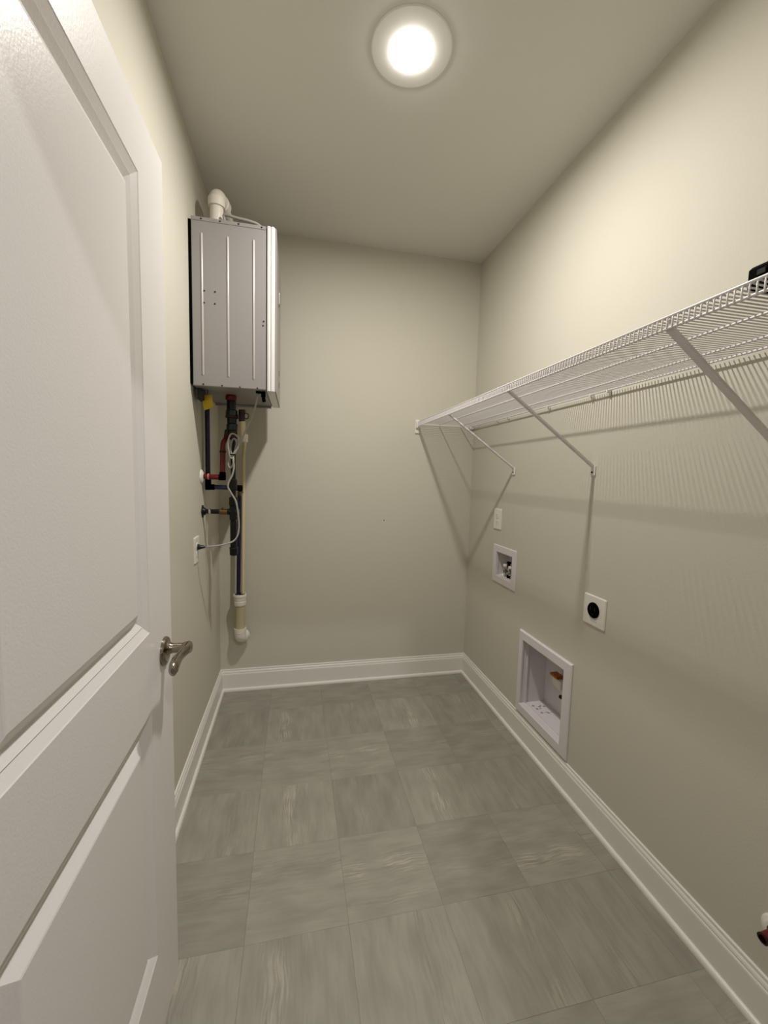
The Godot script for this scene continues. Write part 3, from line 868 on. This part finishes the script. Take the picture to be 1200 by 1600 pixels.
func build_fittings() -> void:
	outlet("white duplex outlet on the right wall above the washer box", Vector3(XR, 1.126, -2.207), -PI / 2)
	outlet("white duplex outlet on the left wall with the grey cord plugged in", Vector3(XL, 1.001, -2.003), PI / 2)
	# washer box
	var o := thing("washer_box", "small white recessed washer box with two water valves on the right wall", "outlet box", Vector3(XR, 0.866, -2.105), -PI / 2)
	var st := tool()
	var hole := Rect2(-0.090, -0.069, 0.180, 0.139)
	frame(st, Rect2(-0.130, -0.110, 0.260, 0.220), hole, 0.007, 0.0035, 0.01)
	part("frame", st, M.boxwhite, o)
	recess(o, Rect2(-0.098, -0.0705, 0.184, 0.142), 0.085, M.boxwhite)
	for x in [-0.028, 0.030]:
		st = tool()
		lathe(st, [[0.013, 0.0], [0.013, 0.014], [0.010, 0.016], [0.010, 0.030], [0.0125, 0.032], [0.0125, 0.050], [0.009, 0.052], [0.0, 0.052]], Vector3(x, -0.068, -0.045), Vector3.UP, 16)
		lathe(st, [[0.010, 0.0], [0.010, 0.020], [0.0125, 0.021], [0.0125, 0.030], [0.007, 0.030], [0.006, 0.020], [0.0, 0.020]], Vector3(x, -0.036, -0.045), Vector3(0, 0, 1), 16)
		var v := part("valve", st, M.chrome, o)
		st = tool()
		cham(st, Vector3(x - 0.006, -0.016, -0.052), Vector3(x + 0.006, 0.018, -0.036), 0.003)
		cham(st, Vector3(x - 0.013, 0.008, -0.054), Vector3(x + 0.013, 0.020, -0.034), 0.004)
		part("valve_handle", st, M.black, v)
		st = tool()
		cham(st, Vector3(x - 0.012, -0.010, -0.030), Vector3(x + 0.012, 0.006, -0.012), 0.004)
		part("valve_label", st, M.plate, v)
	st = tool()
	lathe(st, [[0.016, 0.0], [0.016, 0.006], [0.012, 0.009], [0.0, 0.009]], Vector3(-0.058, -0.068, -0.030), Vector3.UP, 20)
	part("drain_cap", st, M.plate, o)
	st = tool()
	cyl(st, Vector3(0.0, -0.068, -0.028), Vector3(0.0, -0.050, -0.028), 0.010, 0.002, 14)
	part("hammer_cap", st, M.black, o)
	# dryer power outlet
	o = thing("dryer_outlet", "square white plate with a round black dryer receptacle", "outlet", Vector3(XR, 0.850, -1.3765), -PI / 2)
	st = tool()
	cham(st, Vector3(-0.061, -0.061, -0.003), Vector3(0.061, 0.061, 0.0065), 0.0035)
	part("cover_plate", st, M.plate, o)
	st = tool()
	lathe(st, [[0.031, 0.005], [0.031, 0.010], [0.029, 0.0125], [0.0, 0.0125]], Vector3(0, 0.004, 0), Vector3(0, 0, 1), 40)
	var rc := part("receptacle", st, M.black, o)
	st = tool()
	for a in [0.6, 2.54]: box(st, Vector3(cos(a) * 0.014 - 0.0015, 0.004 + sin(a) * 0.010 - 0.007, 0.0122), Vector3(cos(a) * 0.014 + 0.0015, 0.004 + sin(a) * 0.010 + 0.007, 0.0128))
	box(st, Vector3(-0.006, -0.014, 0.0122), Vector3(0.006, -0.011, 0.0128))
	part("slot", st, M.iron, rc)
	st = tool()
	cham(st, Vector3(-0.016, -0.040, 0.0055), Vector3(0.020, -0.029, 0.0080), 0.001)
	part("plate_boss", st, M.boxwhite, o)
	# dryer vent box
	o = thing("dryer_box", "large white recessed dryer box low on the right wall, dusty inside", "vent box", Vector3(XR, 0.3625, -1.685), -PI / 2)
	st = tool()
	frame(st, Rect2(-0.210, -0.2175, 0.420, 0.436), Rect2(-0.176, -0.170, 0.334, 0.342), 0.011, 0.005, 0.0)
	part("frame", st, M.boxwhite, o)
	recess(o, Rect2(-0.1825, -0.1745, 0.345, 0.350), 0.142, M.boxwhite)
	st = tool()
	for k in [[-0.1795, -0.171], [0.152, 0.1605]]:
		box(st, Vector3(k[0], -0.172, -0.028), Vector3(k[1], 0.173, -0.022))
	box(st, Vector3(-0.171, -0.1723, -0.036), Vector3(0.152, -0.1665, -0.028))
	part("inner_rib", st, M.boxwhite, o)
	st = tool()
	cham(st, Vector3(-0.052, -0.035, -0.1395), Vector3(0.020, 0.042, -0.108), 0.006)
	cham(st, Vector3(-0.035, 0.000, -0.108), Vector3(0.030, 0.040, -0.075), 0.005)
	var gv := part("gas_stub", st, M.plate, o)
	st = tool()
	cham(st, Vector3(-0.050, 0.044, -0.112), Vector3(0.004, 0.056, -0.070), 0.003)
	part("copper_strap", st, M.copper, gv)
	st = tool()
	cyl(st, Vector3(0.012, -0.036, -0.100), Vector3(0.012, -0.050, -0.096), 0.011, 0.002, 14)
	part("shutoff_knob", st, M.bronze, gv)
	var rng := RandomNumberGenerator.new()
	rng.seed = 4
	st = tool()
	for k in 12:
		var x := rng.randf_range(-0.15, -0.06)
		var z := rng.randf_range(-0.115, -0.04)
		var r := rng.randf_range(0.003, 0.008)
		lathe(st, [[r, 0.0], [r * 0.6, r * 0.25], [0.0, r * 0.32]], Vector3(x, -0.1722, z), Vector3(0.1, 1, 0), 7)
	part("plaster_crumbs", st, M.grime, o)
	# red pipe stub near the doorway
	o = thing("pipe_stub", "red pipe stub with a white wall ring at the right edge by the baseboard", "pipe", Vector3(XR, 0.272, -0.684), -PI / 2)
	st = tool()
	lathe(st, [[0.036, 0.0], [0.036, 0.002], [0.032, 0.007], [0.022, 0.012], [0.0155, 0.013], [0.0155, 0.004]], Vector3.ZERO, Vector3(0, 0, 1), 32)
	part("wall_ring", st, M.plate, o)
	st = tool()
	lathe(st, [[0.0118, 0.002], [0.0118, 0.047], [0.0092, 0.047], [0.0092, 0.028], [0.0, 0.028]], Vector3.ZERO, Vector3(0.0, -0.12, 1), 24)
	part("pipe", st, M.red, o)
	st = tool()
	lathe(st, [[0.0119, 0.044], [0.0127, 0.0444], [0.0127, 0.0480], [0.0090, 0.0480], [0.0090, 0.043]], Vector3.ZERO, Vector3(0.0, -0.12, 1), 24)
	part("end_ring", st, M.bronze, o)

# ---------------------------------------------------------------- wire shelf
func build_shelf() -> void:
	var xf := 0.772
	var yd := 1.7075
	var zb := ZB + 0.012
	var ze := -0.300
	var o := thing("wire_shelf", "long white coated wire shelf along the right wall", "shelf", Vector3(0.97, yd, (zb + ze) / 2))
	var at := -o.position
	for r in [[xf, 1.7110, 0.0030], [xf - 0.0005, 1.6860, 0.0032], [0.918, 1.7025, 0.0027], [1.064, 1.7025, 0.0027], [1.150, 1.7025, 0.0030]]:
		var st := tool()
		sweep(st, [at + Vector3(r[0], r[1], zb), at + Vector3(r[0], r[1], ze)], r[2], r[2], 10)
		part("rail_wire", st, M.wire, o)
	var st := tool()
	var path := [Vector3(1.158, yd, 0), Vector3(0.785, yd, 0), Vector3(0.7735, yd + 0.0018, 0), Vector3(0.7690, yd - 0.002, 0), Vector3(0.7685, 1.6830, 0)]
	sweep(st, path.map(func(v): return v + at), 0.0017, 0.0017, 6)
	var w0: MeshInstance3D = null
	var n := int((ze - zb) / 0.0125)
	for k in n:
		var z := zb + 0.006 + k * 0.0125
		if w0 == null:
			w0 = part("deck_wire", st, M.wire, o)
			w0.position = Vector3(0, 0, z)
		else:
			again(w0, "deck_wire", o, Vector3(0, 0, z))
	# end bracket on the far wall
	st = tool()
	cham(st, at + Vector3(0.757, 1.640, ZB + 0.0005), at + Vector3(0.787, 1.726, ZB + 0.009), 0.003)
	cham(st, at + Vector3(0.760, 1.672, ZB + 0.009), at + Vector3(0.784, 1.720, ZB + 0.026), 0.004)
	part("end_bracket", st, M.plate, o)
	st = tool()
	cham(st, at + Vector3(1.136, 1.684, ZB + 0.0005), at + Vector3(1.164, 1.716, ZB + 0.014), 0.003)
	part("end_bracket", st, M.plate, o)
	for z in [-2.545, -2.263, -2.137, -1.759, -1.471, -1.378]:
		st = tool()
		cham(st, at + Vector3(1.147, 1.694, z - 0.0035), at + Vector3(XR - 0.002, 1.709, z + 0.0035), 0.0015)
		cham(st, at + Vector3(1.159, 1.683, z - 0.0045), at + Vector3(XR - 0.002, 1.700, z + 0.0045), 0.0015)
		part("wall_clip", st, M.plate, o)
	o.rotation.x = -0.0045   # hung a little high towards the doorway
	o.position.y += 0.0025
	# braces
	var where := [[-2.052, "white diagonal shelf brace nearest the far wall"], [-1.440, "white diagonal shelf brace in the middle, above the dryer outlet"], [-0.762, "white diagonal shelf brace nearest the doorway, running out of frame"]]
	for b in where:
		var z: float = b[0]
		var t := thing("shelf_brace", b[1], "shelf brace", Vector3(XR, 1.40, z), 0.0, "braces under the wire shelf")
		var c := -t.position
		st = tool()
		# folded channel: web faces down, two short flanges
		var lift := 0.0025 + 0.0045 * (z - (zb + ze) / 2)
		var top := Vector3(0.7755, 1.6850 + lift, z)
		var foot := Vector3(1.1585, 1.418, z)
		var low := Vector3(1.1605, 1.388, z)
		var wd := 0.0085
		var line := [top, top.lerp(foot, 0.5), foot, low]
		var rings := []
		for i in line.size():
			var d: Vector3 = (line[min(i + 1, 3)] - line[max(i - 1, 0)]).normalized()
			var nn := Vector3(-d.y, d.x, 0)   # up side of the strip
			if nn.x > 0 and i == 3: nn = nn
			var p: Vector3 = c + line[i]
			var zz := Vector3(0, 0, wd)
			rings.append([p - zz, p + zz, p + zz + nn * 0.007, p + zz * 0.85 + nn * 0.007, p + zz * 0.85 + nn * 0.0014, p - zz * 0.85 + nn * 0.0014, p - zz * 0.85 + nn * 0.007, p - zz + nn * 0.007])
		for i in 3:
			for k in 8:
				var l := (k + 1) % 8
				quad(st, rings[i][k], rings[i + 1][k], rings[i + 1][l], rings[i][l])
		part("strut", st, M.wire, t)
		st = tool()
		cham(st, c + Vector3(0.7755, 1.6820 + lift, z - 0.008), c + Vector3(0.7790, 1.7060 + lift, z + 0.008), 0.001)
		part("rail_hook", st, M.wire, t)
		st = tool()
		cham(st, c + Vector3(1.1600, 1.384, z - 0.0125), c + Vector3(XR - 0.0003, 1.424, z + 0.0125), 0.002)
		part("wall_foot", st, M.plate, t)
		st = tool()
		lathe(st, [[0.004, 0.0], [0.004, 0.002], [0.0, 0.003]], c + Vector3(1.1590, 1.398, z), Vector3.LEFT, 10)
		part("screw", st, M.slot, t)
	# black case on the shelf
	var q := thing("black_case", "small black case lying on the wire shelf at the right edge", "case", Vector3(0.902, 1.7175, -0.530))
	st = tool()
	var prof := PackedVector2Array([Vector2(-0.098, 0), Vector2(0.15, 0), Vector2(0.15, 0.034), Vector2(0.140, 0.042), Vector2(-0.090, 0.042), Vector2(-0.098, 0.035)])
	prism(st, prof, -0.100, 0.115)
	var sh := PackedVector2Array([Vector2(-0.086, 0.0415), Vector2(0.138, 0.0415), Vector2(0.134, 0.0445), Vector2(-0.082, 0.0445)])
	prism(st, sh, -0.092, 0.108)
	part("shell", st, M.black, q)
	st = tool()
	cham(st, Vector3(-0.1005, 0.020, -0.085), Vector3(-0.0975, 0.030, -0.070), 0.001)
	part("latch", st, M.iron, q)

# ---------------------------------------------------------------- scene
const LAMP := Color(1.0, 0.98, 0.955)
const LAMP_ENERGY := 2.36
const HALL := Color(1.0, 0.985, 1.0)
const HALL_ENERGY := 2.1

func _ready() -> void:
	var cam := Camera3D.new()
	cam.name = "camera"
	cam.keep_aspect = Camera3D.KEEP_HEIGHT
	cam.fov = 102.356
	cam.near = 0.02
	cam.rotation_order = EULER_ORDER_YXZ
	cam.rotation = Vector3(-0.0905, -0.2146, 0.0266)
	cam.position = Vector3(0, 1.367, 0)
	add_child(cam)
	cam.current = true
	var env := Environment.new()
	env.background_mode = Environment.BG_COLOR
	env.background_color = Color(0, 0, 0)
	env.tonemap_mode = Environment.TONE_MAPPER_LINEAR
	env.tonemap_exposure = 1.0
	env.sdfgi_enabled = true
	env.ssao_enabled = true
	env.ssil_enabled = true
	var we := WorldEnvironment.new()
	we.name = "environment"
	we.environment = env
	add_child(we)
	make_materials()
	build_lamp()
	build_hall_lamp()
	build_room()
	build_door()
	build_heater()
	build_shelf()
	build_fittings()
